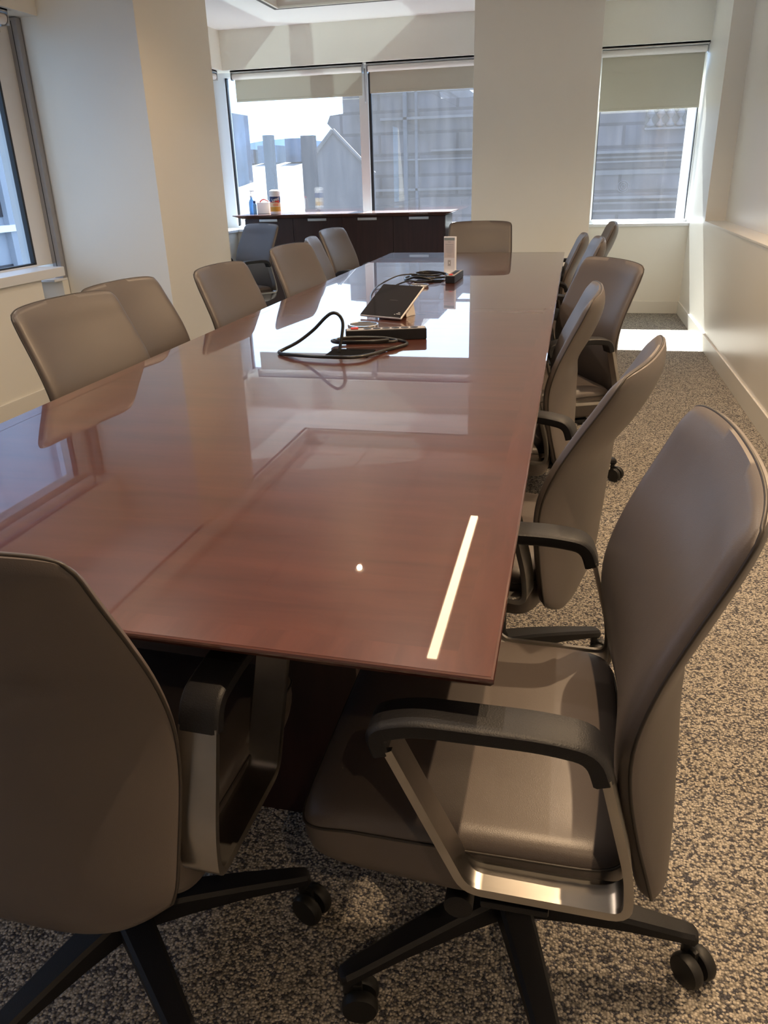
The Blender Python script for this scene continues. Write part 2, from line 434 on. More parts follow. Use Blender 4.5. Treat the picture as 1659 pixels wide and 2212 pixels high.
# right wall with the long recess
NY, NZ, NX = 6.86, .862, 1.15
boxes('wall_right', [((XR, NY, 0), (1.5, 8.14, CZ)), ((XR, -3, 0), (1.5, NY, NZ)), ((NX, -3, NZ), (1.5, NY, CZ))], 'wallr', kind=ST)
box('trim_3', (XR - .004, -3, NZ - .012), (NX - .0005, NY, NZ + .002), 'trim', bevel=.002, kind=ST)
# back wall behind the camera
box('wall_back', (-4.0, -3.0, 0), (1.5, -2.7, CZ), 'wall', kind=ST)
# columns
box('wall_column_left', (-3.235, 4.645, 0), (-2.5, 5.63, CZ), 'wall', bevel=.004, kind=ST)
box('wall_column_right', (-.866, 7.0, 0), (.118, 8.14, CZ), 'wall', bevel=.004, kind=ST)
# left wall near: knee wall and header, far: knee wall and header
boxes('wall_left', [((-3.5, -3, 0), (XL, 4.21, .735)), ((-3.5, 4.58, 0), (-3.237, 4.644, .685)), ((-3.5, 4.21, 0), (-3.45, 4.58, .685)), ((-3.5, -3, 2.16), (XL, 4.66, CZ)),
                    ((-3.5, 4.655, 0), (-3.236, 5.62, CZ)),
                    ((-3.72, 5.62, 0), (-3.35, YF, .775)), ((-3.72, 5.62, 2.215), (-3.35, 8.14, CZ)), ((-3.72, YF, 0), (-3.35, 8.14, .775)),
                    ((-3.72, 5.55, 0), (-3.5, 5.62, CZ))], 'wall', kind=ST)
box('wall_behind_left', (-3.5, -3, .735), (XL, -1.6, 2.16), 'wall', kind=ST)
# baseboards
BH, BT = .112, .012
box('baseboard_right', (XR - BT, -2.7, 0), (XR, YF, BH), 'trim', bevel=.002, kind=ST)
box('baseboard_far', (.118, YF - BT, 0), (XR - BT, YF, BH), 'trim', bevel=.002, kind=ST)
box('baseboard_left', (XL, -2.7, 0), (XL + BT, 4.21, BH), 'trim', bevel=.002, kind=ST)
boxes('baseboard_column', [((-2.5, 4.645, 0), (-2.5 + BT, 5.63, BH)), ((-3.3, 4.645 - BT, 0), (-2.5 + BT, 4.645, BH))], 'trim', kind=ST)
box('baseboard_far_left', (-3.35, YF - BT, 0), (-.866, YF, BH), 'trim', bevel=.002, kind=ST)
# sills
box('trim_4', (-3.36, YF - .02, .775), (-.866, 7.97, .80), 'frame', bevel=.003, kind=ST)
box('trim_5', (.118, YF - .02, .775), (XR, 7.97, .80), 'frame', bevel=.003, kind=ST)
box('trim_6', (-3.34, -1.6, .735), (XL + .02, 4.43, .79), 'frame', bevel=.004, kind=ST)
box('trim_7', (-3.449, 4.50, .685), (-3.237, 4.645, .70), 'frame', bevel=.003, kind=ST)
box('trim_8', (-3.62, 5.62, .775), (-3.33, YF - .021, .80), 'frame', bevel=.003, kind=ST)

# windows
GY = 8.02
# single-surface panes keep one clean reflection
def pane(name, v, m, parent):
    bm = bmesh.new(); bm.faces.new([bm.verts.new(p) for p in v]); return obj(name, bm, m, parent)
def far_window(name, x0, x1, fl, fr, gl=.014):
    z0, z1 = .80, 2.215
    w = boxes(name, [((x0, 7.97, z0), (x0 + fl, 8.09, z1)), ((x1 - fr, 7.97, z0), (x1, 8.09, z1)),
                     ((x0 + fl, 7.97, z0), (x1 - fr, 8.09, z0 + .02)), ((x0 + fl, 7.97, z1 - .04), (x1 - fr, 8.09, z1))], 'frame', kind=ST)
    boxes('gasket', [((x0 + fl, 8.0, z0 + .02), (x0 + fl + gl, 8.035, z1 - .04)), ((x1 - fr - .006, 8.0, z0 + .02), (x1 - fr, 8.035, z1 - .04))], 'gasket', w)
    pane('glass_pane', [(x0 + fl, GY, z0 + .02), (x1 - fr, GY, z0 + .02), (x1 - fr, GY, z1 - .04), (x0 + fl, GY, z1 - .04)], 'glassw', w)
    return w
far_window('window_1', -3.60, -2.07, .17, .0)
far_window('window_2', -2.07, -.87, .085, .05, .024)
far_window('window_3', .12, 1.0, .03, .012, .006)
box('trim_9', (.985, 8.095, .78), (1.35, 8.75, 2.6), 'frame', kind=ST)
box('tray_shadow_line0', (.10, 8.095, .70), (1.35, 8.75, .775), 'frame', kind=ST)
w4 = boxes('window_4', [((-3.64, 7.06, .83), (-3.56, 7.13, 2.17)), ((-3.66, 5.62, .80), (-3.55, 5.70, 2.215)), ((-3.66, 7.86, .80), (-3.55, 7.97, 2.215)),
                        ((-3.66, 5.70, .80), (-3.55, 7.86, .83)), ((-3.66, 5.70, 2.17), (-3.55, 7.86, 2.215))], 'frame', kind=ST)
pane('glass_pane', [(-3.6, 5.70, .83), (-3.6, 7.86, .83), (-3.6, 7.86, 2.17), (-3.6, 5.70, 2.17)], 'glass', w4)
w5 = boxes('window_5', [((-3.40, 4.445, .79), (-3.30, 4.61, 2.16)), ((-3.40, -1.6, .79), (-3.30, -1.5, 2.16)), ((-3.40, 1.4, .79), (-3.30, 1.5, 2.16)),
                        ((-3.40, -1.5, .79), (-3.30, 4.445, .80)), ((-3.40, -1.5, 2.11), (-3.30, 4.445, 2.16))], 'frame', kind=ST)
pane('glass_pane', [(-3.325, -1.5, .80), (-3.325, 4.42, .80), (-3.325, 4.42, 2.11), (-3.325, -1.5, 2.11)], 'glass', w5)
boxes('gasket', [((-3.330, 4.426, .80), (-3.301, 4.444, 2.11)), ((-3.335, -1.5, .80), (-3.303, 4.418, .81))], 'gasket', w5)
boxes('blind_track', [((-3.299, 4.60, .70), (-3.238, 4.644, 2.155))], 'track', w5)
box('track_line', (-3.272, 4.5985, .72), (-3.268, 4.5995, 2.14), 'gasket', w5)

# ================================================================== OUTSIDE
# the neighbouring stone building
YB = 18.0
def poly_prism(bm, pts, y0, y1, mi=0):
    A = [bm.verts.new((x, y0, z)) for x, z in pts]; B = [bm.verts.new((x, y1, z)) for x, z in pts]; n = len(pts)
    f = bm.faces.new(A); f.material_index = mi; f = bm.faces.new(list(reversed(B))); f.material_index = mi
    for i in range(n):
        f = bm.faces.new((A[i], A[(i + 1) % n], B[(i + 1) % n], B[i])); f.material_index = mi
bld = thing('stone_building', 'weathered grey stone building with ledges across from the far windows', 'building', (0, YB, -14))
def loc_obj(o): o.location = (0, -YB, 14); return o
bm = bmesh.new()
poly_prism(bm, [(-5.25, -14), (9, -14), (9, 3.25), (1.4, 3.25), (1.4, 3.05), (-2.05, 3.05), (-2.05, 2.74), (-2.35, 2.72), (-2.9, 2.72), (-2.95, 2.86), (-2.95, 3.3), (-3.3, 3.3), (-3.4, 3.55), (-3.7, 3.62), (-4.0, 3.5), (-4.1, 3.1), (-4.4, 3.1), (-4.4, 2.95), (-5.05, 2.9), (-5.05, 2.53), (-5.35, 2.50), (-5.42, 2.35), (-5.28, 2.2)], YB, YB + 6)
loc_obj(obj('facade', bm, 'stone', bld))
bm = bmesh.new()
for z, dz, dy, x0 in ((2.35, .05, .12, -4.2), (1.72, .04, .14, -3.1), (1.56, .03, .08, -4.9), (.95, .05, .10, -4.9), (2.86, .04, .1, -4.9)):
    add_box(bm, (x0, YB - dy, z), (0, YB + .1, z + dz))
for z, dz, dy in ((1.56, .05, .2), (1.47, .04, .1), (1.39, .03, .18), (1.16, .09, .05), (.70, .05, .2), (.60, .04, .1), (.45, .04, .1)):
    add_box(bm, (0, YB - dy, z), (9, YB + .1, z + dz))
loc_obj(obj('ledge', bm, 'stonelight', bld))
bm = bmesh.new()   # carved panel of urn balusters
add_box(bm, (1.24, YB - .12, 1.97), (3.2, YB + .05, 2.01))
for i in range(10):
    add_lathe(bm, [(.025, 2.01), (.075, 2.035), (.085, 2.06), (.035, 2.13), (.025, 2.17), (.05, 2.20), (.085, 2.25), (.05, 2.33), (.05, 2.5)], (1.34 + i * .19, YB - .06, 0), 14)
loc_obj(obj('balustrade', bm, 'stonelight', bld, smooth=40))
bm = bmesh.new(); add_box(bm, (1.24, YB - .012, 2.01), (3.2, YB - .002, 2.6)); loc_obj(obj('recess_shade', bm, 'gasket', bld))  # black sheet paints the shade of a recess behind the balusters
bm = bmesh.new()   # rosette
for r in (.11, .075, .035):
    add_tube(bm, [(.93 + r * math.cos(a * math.pi / 12), YB - .02, .93 + r * math.sin(a * math.pi / 12)) for a in range(24)], .012, 6, closed=True)
loc_obj(obj('rosette', bm, 'stone2', bld, smooth=60))
bm = bmesh.new()
add_box(bm, (-3.7, YB - .12, -1), (-3.62, YB, 3.2)); add_box(bm, (-3.45, YB - .1, -1), (-3.40, YB, 3.2))
loc_obj(obj('downpipe', bm, 'stone2', bld))
gb = thing('gabled_building', 'smooth grey gabled wing in front of the stone building, right half of left pane', 'building', (-5, 14, -14))
bm = bmesh.new()
k = 14 / 18.0
def sc(x, z): return (x * k, 1.25 + (z - 1.25) * k)
poly_prism(bm, [sc(-5.95, -18), sc(-4.4, -18), sc(-4.4, 1.34), sc(-5.29, 2.2), sc(-5.9, 1.62), sc(-6.0, 1.3)], 14, 14.08)
o = obj('gable_wall', bm, 'stone2', gb); o.location = (5, -14, 14)
bm = bmesh.new()
a, b_, c_ = sc(-5.98, 1.50), sc(-5.29, 2.22), sc(-4.38, 1.32)
for p, q in ((a, b_), (b_, c_)):
    add_tube(bm, [(p[0], 13.97, p[1]), (q[0], 13.97, q[1])], .035, 6)
o = obj('gable_coping', bm, 'stonelight', gb); o.location = (5, -14, 14)
# dark boxes outside, standing in for reflections in the left far pane
for px, z1, lab in ((-5.02, 1.93, 'left of two dark blue reflections in the left far window, built as boxes'), (-4.33, 1.90, 'right of two dark blue reflections in the left far window, built as boxes')):
    po = box('reflected_bar', (px - (.075 if px < -4.6 else .11), 13.2, -14), (px + (.075 if px < -4.6 else .11), 13.35, z1), 'darkblue'); tag(po, lab, 'reflection_box', 'reflection stand-ins')
# ground rising to the hills, pale yard
def ground():
    m, nt, b = mat('rail_yard'); N = nt.nodes.new; L = nt.links.new
    t = N('ShaderNodeTexCoord'); w = N('ShaderNodeTexWave'); mp = N('ShaderNodeMapping'); mp.inputs['Rotation'].default_value = (0, 0, R(62))
    L(t.outputs['Object'], mp.inputs[0]); L(mp.outputs[0], w.inputs['Vector']); w.inputs['Scale'].default_value = .16; w.inputs['Distortion'].default_value = .6
    r = N('ShaderNodeValToRGB'); r.color_ramp.elements[0].color = (.045, .06, .08, 1); r.color_ramp.elements[1].color = (.15, .155, .16, 1)
    r.color_ramp.elements[0].position = .35; r.color_ramp.elements[1].position = .6
    L(w.outputs[0], r.inputs[0]); L(r.outputs[0], b.inputs['Base Color']); b.inputs['Roughness'].default_value = .9
    return m
MT['yard'] = ground()
bm = bmesh.new()
vs = [bm.verts.new(p) for p in ((-160, 20, -16), (30, 20, -16), (60, 275, 7.2), (-260, 275, 7.2))]
bm.faces.new(vs); v2 = [bm.verts.new(p) for p in ((-160, -60, -16), (30, -60, -16))]
bm.faces.new((v2[0], v2[1], vs[1], vs[0]))
obj('ground', bm, 'yard', kind=ST)
bm = bmesh.new(); pts = []
for i in range(41):
    x = -340 + i * 12; pts.append((x, 18.5 + 1.6 * math.sin(i * .5) + .8 * math.sin(i * 1.3)))
poly_prism(bm, [(-340, 0)] + pts + [(140, 0)], 420, 440)
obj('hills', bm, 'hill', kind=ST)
DL = ['leftmost', 'second', 'third', 'fourth', 'fifth', 'sixth', 'seventh', 'eighth', 'ninth', 'rightmost']
for i in range(10):
    x = -118 + i * 9.0; h = [3, 1.2, 2.2, 4.0, 1.5, 3.4, 2.6, 4.6, 2.0, 3.0][i]; w_ = [3.6, 4.2, 3.2, 2.6, 4.2, 3.0, 4.2, 2.4, 4.0, 3.4][i]
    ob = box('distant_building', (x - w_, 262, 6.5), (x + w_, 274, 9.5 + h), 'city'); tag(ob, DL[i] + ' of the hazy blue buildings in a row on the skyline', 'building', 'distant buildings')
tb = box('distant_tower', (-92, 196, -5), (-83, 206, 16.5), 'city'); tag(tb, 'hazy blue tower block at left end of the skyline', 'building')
# pale building across from the left windows
ob = thing('office_building', 'pale office block seen through the near left window', 'building', (-20, 10, -16))
o = box('wall', (-26, -18, -16), (-18, 33, 12), 'pale', ob); o.location = (20, -10, 16)
for fl_ in range(8):
    z = -12.6 + fl_ * 2.6
    o = box('window_band', (-18.05, -17, z), (-17.97, 32.5, z + 1.15), 'darkblue', ob); o.location = (20, -10, 16)
    o = box('floor_ledge', (-18.0, -18, z - .45), (-17.75, 33, z - .25), 'frame', ob); o.location = (20, -10, 16)
for i in range(13):
    o = box('pilaster', (-18.0, -17 + i * 4.0, -15.9), (-17.8, -16.1 + i * 4.0, 11.9), 'pale', ob); o.location = (20, -10, 16)

# ================================================================== ROLLER BLINDS
def blind(label, p0, p1, ztop, zbot, inward, chain=None):
    """p0,p1 = ends (x,y) of the roll; inward = unit vector into the room"""
    p0 = Vector((*p0, 0)); p1 = Vector((*p1, 0)); d = (p1 - p0).normalized(); inn = Vector((*inward, 0))
    t = thing('roller_blind', label, 'blind', p0 + Vector((0, 0, ztop)), 0, 'roller blinds')
    L = (p1 - p0).length
    M3 = Matrix((d, inn, Vector((0, 0, 1)))).transposed().to_4x4()
    def add(name, bm, m, sm=None):
        bmesh.ops.transform(bm, matrix=M3, verts=bm.verts); return obj(name, bm, m, t, smooth=sm)
    bm = bmesh.new(); add_lathe(bm, [(.029, .012), (.029, L - .012)], (0, 0, -.035), 20, 'X'); add('roller_tube', bm, 'whiteplastic', 40)
    bm = bmesh.new(); add_box(bm, (.02, -.028, zbot - ztop + .018), (L - .02, -.0265, -.035)); add('fabric', bm, 'blind')
    bm = bmesh.new(); add_box(bm, (.02, -.031, zbot - ztop), (L - .02, -.0235, zbot - ztop + .018), .002); add('hem_bar', bm, 'blind')
    bm = bmesh.new(); add_box(bm, (0, -.04, .002), (L, .03, .012)); add_box(bm, (0, .024, -.006), (L, .03, .012)); add('head_rail', bm, 'alu')
    for x in (.004, L - .007):
        bm = bmesh.new(); add_box(bm, (x - .002, -.033, -.07), (x + .003, .033, .002)); add('bracket', bm, 'alu')
    if chain:
        bm = bmesh.new(); x = chain
        add_tube(bm, [(x, -.02, -.03), (x, -.03, zbot - ztop - .05), (x, -.02, zbot - ztop - .06), (x, -.01, zbot - ztop - .05), (x, 0, -.03)], .0035, 6)
        add('pull_chain', bm, 'track')
    return t
blind('roller blind with its lower edge sunlit, left of the two between the columns', (-3.29, 7.84), (-1.99, 7.84), 2.20, 1.95, (0, -1), chain=1.31)
blind('roller blind between chain joint and right column, shaded taupe', (-1.955, 7.84), (-.87, 7.84), 2.20, 1.965, (0, -1))
blind('roller blind lowered furthest, in the bay right of the right column', (.122, 7.84), (.996, 7.84), 2.20, 1.725, (0, -1))
blind('short roller blind on the side window behind the left column', (-3.42, 5.66), (-3.42, 7.74), 2.20, 1.92, (1, 0))
blind('roller blind fully rolled up over the near left window', (-3.18, -1.5), (-3.18, 4.42), 2.15, 2.05, (1, 0))

# ================================================================== CEILING LAMPS
lt = thing('linear_ceiling_lamp', 'long slim warm linear lamp reflected as a bright strip in the near tabletop', 'lamp', (-.60, 4.415, CZ))
bm = bmesh.new(); add_box(bm, (-.035, -.98, .10), (.035, .98, .14)); obj('housing', bm, 'whiteplastic', lt)
bm = bmesh.new(); add_box(bm, (-.026, -.96, .092), (.026, .96, .0995)); obj('diffuser', bm, 'ledwarm', lt)
def downlight(x, y, z, label, power, cone=110, col=None):
    t = thing('ceiling_downlight', label, 'lamp', (x, y, z), 0, 'downlights')
    bm = bmesh.new(); add_lathe(bm, [(.055, -.004), (.055, .0), (.042, .0), (.036, .0)], (0, 0, 0), 24); obj('trim_ring', bm, 'whiteplastic', t, smooth=40)
    bm = bmesh.new(); add_lathe(bm, [(.0, -.0045), (.030, -.0045), (.030, -.0055), (0, -.0055)][1:3], (0, 0, 0), 20); obj('lens', bm, 'downlens', t)
    l = bpy.data.lights.new('downlight_lamp', 'SPOT'); l.energy = power; l.color = col or WARM; l.spot_size = R(cone); l.spot_blend = .6; l.shadow_soft_size = .016
    o = bpy.data.objects.new('downlight_lamp', l); COL.objects.link(o); o.parent = t; o.location = (0, 0, -.02)
downlight(-1.27, 4.45, CZ + TD - .0005, 'small warm downlight in the tray, reflected as a dot in the tabletop', 30, 140)
for x_, y_, lb_ in ((-.60, 2.9, 'right added fill light of the unseen pair in the tray over the near table half'), (-1.95, 2.9, 'left added fill light of the unseen pair in the tray over the near table half'),
                    (-.60, 1.5, 'right added fill light, unseen, in the tray over the near table end'), (-1.95, 1.5, 'left added fill light, unseen, in the tray over the near table end')):
    downlight(x_, y_, CZ + TD - .0005, lb_, 24, 150, (1.0, .84, .68))  # fill lights added to brighten the room, kept out of tabletop reflections
for (x, y), lb, pw in zip(DOWN_SPOTS, ('warm ceiling downlight above the nearest right chair', 'warm ceiling downlight by the right wall above the second chair', 'warm ceiling downlight by the right wall farther down the aisle', 'warm ceiling downlight behind the viewpoint'), (115, 110, 55, 35)):
    downlight(x, y, CZ - .0005, lb, pw, 150 if y > 2 else 110)

# ================================================================== THE TABLE
TX = (-1.295, -.053); TY = (.704, 5.71); TZ = .74; SEAM = 3.245
tab = thing('conference_table', 'long glossy reddish mahogany conference table in two sections', 'table', (-.674, 3.2, 0))
tab_o = Vector((-.674, 3.2, 0))
def table_top(x0, x1, y0, y1, open_end):
    """slab with a veneer field, a banded border and an undercut edge"""
    bm = bmesh.new(); th = .028; ins = .012; bev = .05
    x0, x1, y0, y1 = x0 + .674, x1 + .674, y0 - 3.2, y1 - 3.2
    ys = (y0 if open_end == 'near' else y0, y1)
    e0 = 1 if open_end == 'near' else 0; e1 = 1 - e0
    def ring(dx, z, dy=None):
        dy = dx if dy is None else dy
        return [bm.verts.new(p) for p in ((x0 + dx, y0 + (dy + .030) * e0, z), (x1 - dx, y0 + dy * e0, z), (x1 - dx, y1 - dy * e1, z), (x0 + dx, y1 - (dy - .05) * e1, z))]
    rs = [ring(.0035, TZ), ring(.001, TZ - .001), ring(0, TZ - .0035), ring(.0, TZ - .006), ring(.004, TZ - .012), ring(bev, TZ - th)]
    f = bm.faces.new(rs[0])
    for A, B in zip(rs, rs[1:]):
        for k in range(4): bm.faces.new((A[k], A[(k + 1) % 4], B[(k + 1) % 4], B[k]))
    bm.faces.new(rs[-1])
    # cross-banded border on top
    bw = .075
    o = obj('tabletop', bm, 'table', tab)
    return o
table_top(*TX, TY[0], SEAM - .0006, 'near')
table_top(*TX, SEAM + .0006, TY[1], 'far')
def border(x0, x1, y0, y1, near):
    bm = bmesh.new(); w = .042; z = TZ + .0003
    def q(a, b): 
        vs = [bm.verts.new(p) for p in ((a[0], a[1], z), (b[0], a[1], z), (b[0], b[1], z), (a[0], b[1], z))]; bm.faces.new(vs)
    q((x0, y0), (x0 + w, y1)); q((x1 - w, y0), (x1, y1))
    if near: q((x0 + w, y0), (x1 - w, y0 + w))
    else: q((x0 + w, y1 - w), (x1 - w, y1))
    for v in bm.verts:
        f = (x1 - v.co.x) / (x1 - x0)
        if near and v.co.y < y0 + .1: v.co.y += .030 * f
        if not near and v.co.y > y1 - .1: v.co.y += .05 * f
        v.co -= tab_o
    obj('veneer_border', bm, 'tableborder', tab)
border(TX[0] + .004, TX[1] - .004, TY[0] + .004, SEAM - .001, True)
border(TX[0] + .004, TX[1] - .004, SEAM + .001, TY[1] - .004, False)
for y in (1.17, 2.9, 4.9):
    bm = bmesh.new()
    if y == 1.17: add_box(bm, (-.325, y - 3.2, 0), (.325, y - 3.2 + .42, TZ - .028), .004)
    else: add_box(bm, (-.325, y - 3.2, 0), (.325, y - 3.2 + .35, TZ - .028), .004)
    obj('pedestal', bm, 'darkwood', tab, smooth=40)
bm = bmesh.new(); add_box(bm, (-.36, -2.1, TZ - .12), (.36, 2.2, TZ - .0285)); obj('apron', bm, 'darkwood', tab)
def port(cx, cy, w=.16, d=.15, rz=0):
    bm = bmesh.new(); M4 = Matrix.Translation((cx + .674, cy - 3.2, TZ)) @ Matrix.Rotation(rz, 4, 'Z')
    add_box(bm, (-w / 2, -d / 2, .0006), (w / 2, d / 2, .003), mtx=M4)
    p = obj('cable_port', bm, 'matteblack', tab)
    bm = bmesh.new()
    add_box(bm, (-w / 2 + .01, -d / 2 + .01, .0032), (w / 2 - .03, d / 2 - .01, .0036), mtx=M4)
    obj('port_well', bm, 'matteblack', p)
port(-.665, 2.335, .14, .11); port(-.725, 4.12, .14, .10)

# ================================================================== CREDENZA
cr = thing('credenza', 'dark espresso credenza with reddish top under the far windows', 'cabinet', (-2.1, 7.45, 0))
cx0, cx1, cy0, cy1, cz = -3.14, -1.07, 7.19, 7.70, .954
def cobj(name, bm, m, parent, sm=None):
    for v in bm.verts: v.co -= Vector((-2.1, 7.45, 0))
    return obj(name, bm, m, parent, smooth=sm)
bm = bmesh.new()
rs = []
for i, z in ((0.002, cz), (0, cz - .003), (0, cz - .006), (.075, cz - .034)):
    rs.append([bm.verts.new(p) for p in ((cx0 + i, cy0 + i * .8, z), (cx1 - i, cy0 + i * .8, z), (cx1 - i, cy1, z), (cx0 + i, cy1, z))])
bm.faces.new(rs[0]); bm.faces.new(rs[-1])
for A, B in zip(rs, rs[1:]):
    for k_ in range(4): bm.faces.new((A[k_], A[(k_ + 1) % 4], B[(k_ + 1) % 4], B[k_]))
cobj('top', bm, 'credtop', cr, 50)
bx0, bx1, by0 = cx0 + .09, cx1 - .06, cy0 + .075
bm = bmesh.new(); add_box(bm, (bx0, by0 + .02, .06), (bx1, cy1 - .01, cz - .034)); add_box(bm, (bx0 + .04, by0 + .08, 0), (bx1 - .04, cy1 - .03, .06)); cobj('body', bm, 'darkwood', cr)
nd = 4; dw = (bx1 - bx0) / nd
for i in range(nd):
    bm = bmesh.new(); add_box(bm, (bx0 + i * dw + .0015, by0, .065), (bx0 + (i + 1) * dw - .0015, by0 + .019, cz - .037), .001)
    d = cobj('door', bm, 'darkwood', cr, 40)
    bm = bmesh.new(); xc = bx0 + (i + .5) * dw
    add_box(bm, (xc - .09, by0 - .012, cz - .062), (xc + .09, by0 - .0005, cz - .04), .002)
    h = cobj('handle', bm, 'alu', d, 40)

# ---------------------------------------------------------------- things on the credenza
def canister():
    r = .05; H = .215
    t = thing('wipes_canister', 'yellow and navy disinfecting wipes canister with white lid on the credenza', 'canister', (-2.755, 7.33, cz), 0)
    bm = bmesh.new(); add_lathe(bm, [(r * .93, .0), (r, .004), (r, .018), (r * .97, .024), (r * .97, .158), (r, .166), (r * .9, .172)], (0, 0, 0), 36); obj('body', bm, 'white', t, smooth=35)
    bm = bmesh.new(); add_lathe(bm, [(r * .98, .172), (r * 1.01, .176), (r * 1.01, .198), (r * .9, .206), (r * .5, .214), (r * .3, .214)], (0, 0, 0), 36); obj('lid', bm, 'white', t, smooth=35)
    def band(z0, z1, m, name, a0=0, a1=360, rr=.972, zf=None):
        bm = bmesh.new(); n = 48; A = []; B = []
        for i in range(n + 1):
            a = R(a0 + (a1 - a0) * i / n); c, s = math.cos(a) * r * rr, math.sin(a) * r * rr; f = i / n
            za, zb = (z0, z1) if zf is None else zf(f)
            A.append(bm.verts.new((c, s, za))); B.append(bm.verts.new((c, s, zb)))
        for i in range(n): bm.faces.new((A[i], A[i + 1], B[i + 1], B[i]))
        return obj(name, bm, m, t, smooth=40)
    lb = band(.026, .155, 'cream', 'label', rr=.975)
    for o in (band(.026, .065, 'yellow', 'label_band', rr=.98), band(.105, .155, 'navy', 'label_band', rr=.98),
              band(0, 0, 'red', 'label_swoosh', 200, 340, .99, lambda f: (.096 + .012 * math.sin(f * 3.1), .104 + .02 * f))): o.parent = lb
    th0 = R(-65)
    def warp(co):
        a = th0 + co.x / r; rr = r * 1.0 + co.y
        return Vector((math.cos(a) * rr, math.sin(a) * rr, co.z))
    mt = Matrix.Rotation(R(12), 4, 'Y') @ Matrix.Rotation(R(90), 4, 'X')
    mt = Matrix.Translation((0, 0, .127)) @ Matrix.Rotation(R(-12), 4, 'Y') @ Matrix.Rotation(R(90), 4, 'X')
    def txt(s, size, m, z, rot=0):
        mt = Matrix.Translation((0, .0003, z)) @ Matrix.Rotation(R(-rot), 4, 'Y') @ Matrix.Rotation(R(90), 4, 'X')
        text_mesh('label_text', s, size, m, lb, mt, .0002, warp)
    txt('Lysol', .036, 'white', .130, 12)
    for z0_, z1_ in ((.086, .094), (.075, .083)): band(z0_, z1_, 'pink', 'label_print', 265, 325, .985).parent = lb
canister()
pb = thing('pump_bottle', 'clear blue pump sanitizer bottle at left end of the credenza', 'bottle', (-3.06, 7.50, cz))
bm = bmesh.new(); add_lathe(bm, [(.026, 0), (.028, .004), (.028, .10), (.02, .125), (.011, .135), (.011, .15)], (0, 0, 0), 24); obj('body', bm, 'bluegel', pb, smooth=40)
bm = bmesh.new(); add_lathe(bm, [(.013, .15), (.013, .165), (.004, .167), (.004, .20)], (0, 0, 0), 16); add_box(bm, (-.012, -.008, .20), (.035, .008, .212), .003); obj('pump', bm, 'whiteplastic', pb, smooth=40)
sb = thing('small_bottle', 'small blue bottle with dark cap beside the pump bottle', 'bottle', (-3.0, 7.42, cz))
bm = bmesh.new(); add_lathe(bm, [(.016, 0), (.018, .004), (.018, .085), (.01, .098)], (0, 0, 0), 20); obj('body', bm, 'bluegel', sb, smooth=40)
bm = bmesh.new(); add_lathe(bm, [(.012, .098), (.012, .12)], (0, 0, 0), 20); obj('cap', bm, 'navy', sb, smooth=40)
wp = thing('tissue_box', 'white box with a red tab left of the wipes canister', 'box', (-2.91, 7.47, cz))
bm = bmesh.new(); add_box(bm, (-.07, -.045, 0), (.055, .045, .105), .006); obj('body', bm, 'white', wp, smooth=40)
bm = bmesh.new(); add_tube(bm, catmull([(-.04, -.03, .106), (-.02, -.03, .124), (.01, -.03, .128), (.045, -.03, .112)], 5), .006, 8); obj('red_tab', bm, 'red', wp, smooth=60)

# ================================================================== CHAIRS
def lerp_tab(tab_, z):
    if z <= tab_[0][0]: return tab_[0][1]
    for (a, va), (b, vb) in zip(tab_, tab_[1:]):
        if z <= b:
            i = [q[0] for q in tab_].index(a); t = (z - a) / (b - a)
            def slope(k):
                k0, k1 = max(0, k - 1), min(len(tab_) - 1, k + 1)
                return (tab_[k1][1] - tab_[k0][1]) / (tab_[k1][0] - tab_[k0][0])
            h = b - a; m0, m1 = slope(i) * h, slope(i + 1) * h
            return (2 * t ** 3 - 3 * t * t + 1) * va + (t ** 3 - 2 * t * t + t) * m0 + (-2 * t ** 3 + 3 * t * t) * vb + (t ** 3 - t * t) * m1
    return tab_[-1][1]
EDGE = [(.35, -.198), (.44, -.176), (.52, -.154), (.60, -.138), (.66, -.137), (.73, -.153), (.80, -.180), (.87, -.211), (.95, -.243)]
HALF = [(.35, .231), (.42, .237), (.50, .240), (.60, .244), (.72, .242), (.85, .234), (.94, .227)]
REAR = [(.35, .012), (.42, .036), (.50, .056), (.58, .070), (.66, .070), (.72, .054), (.80, .060), (.88, .050), (.94, .026)]
FRONT = [(.35, .004), (.45, .014), (.58, .018), (.66, .020), (.75, .026), (.85, .030), (.94, .026)]
PIV = Vector((0, -.17, .45))
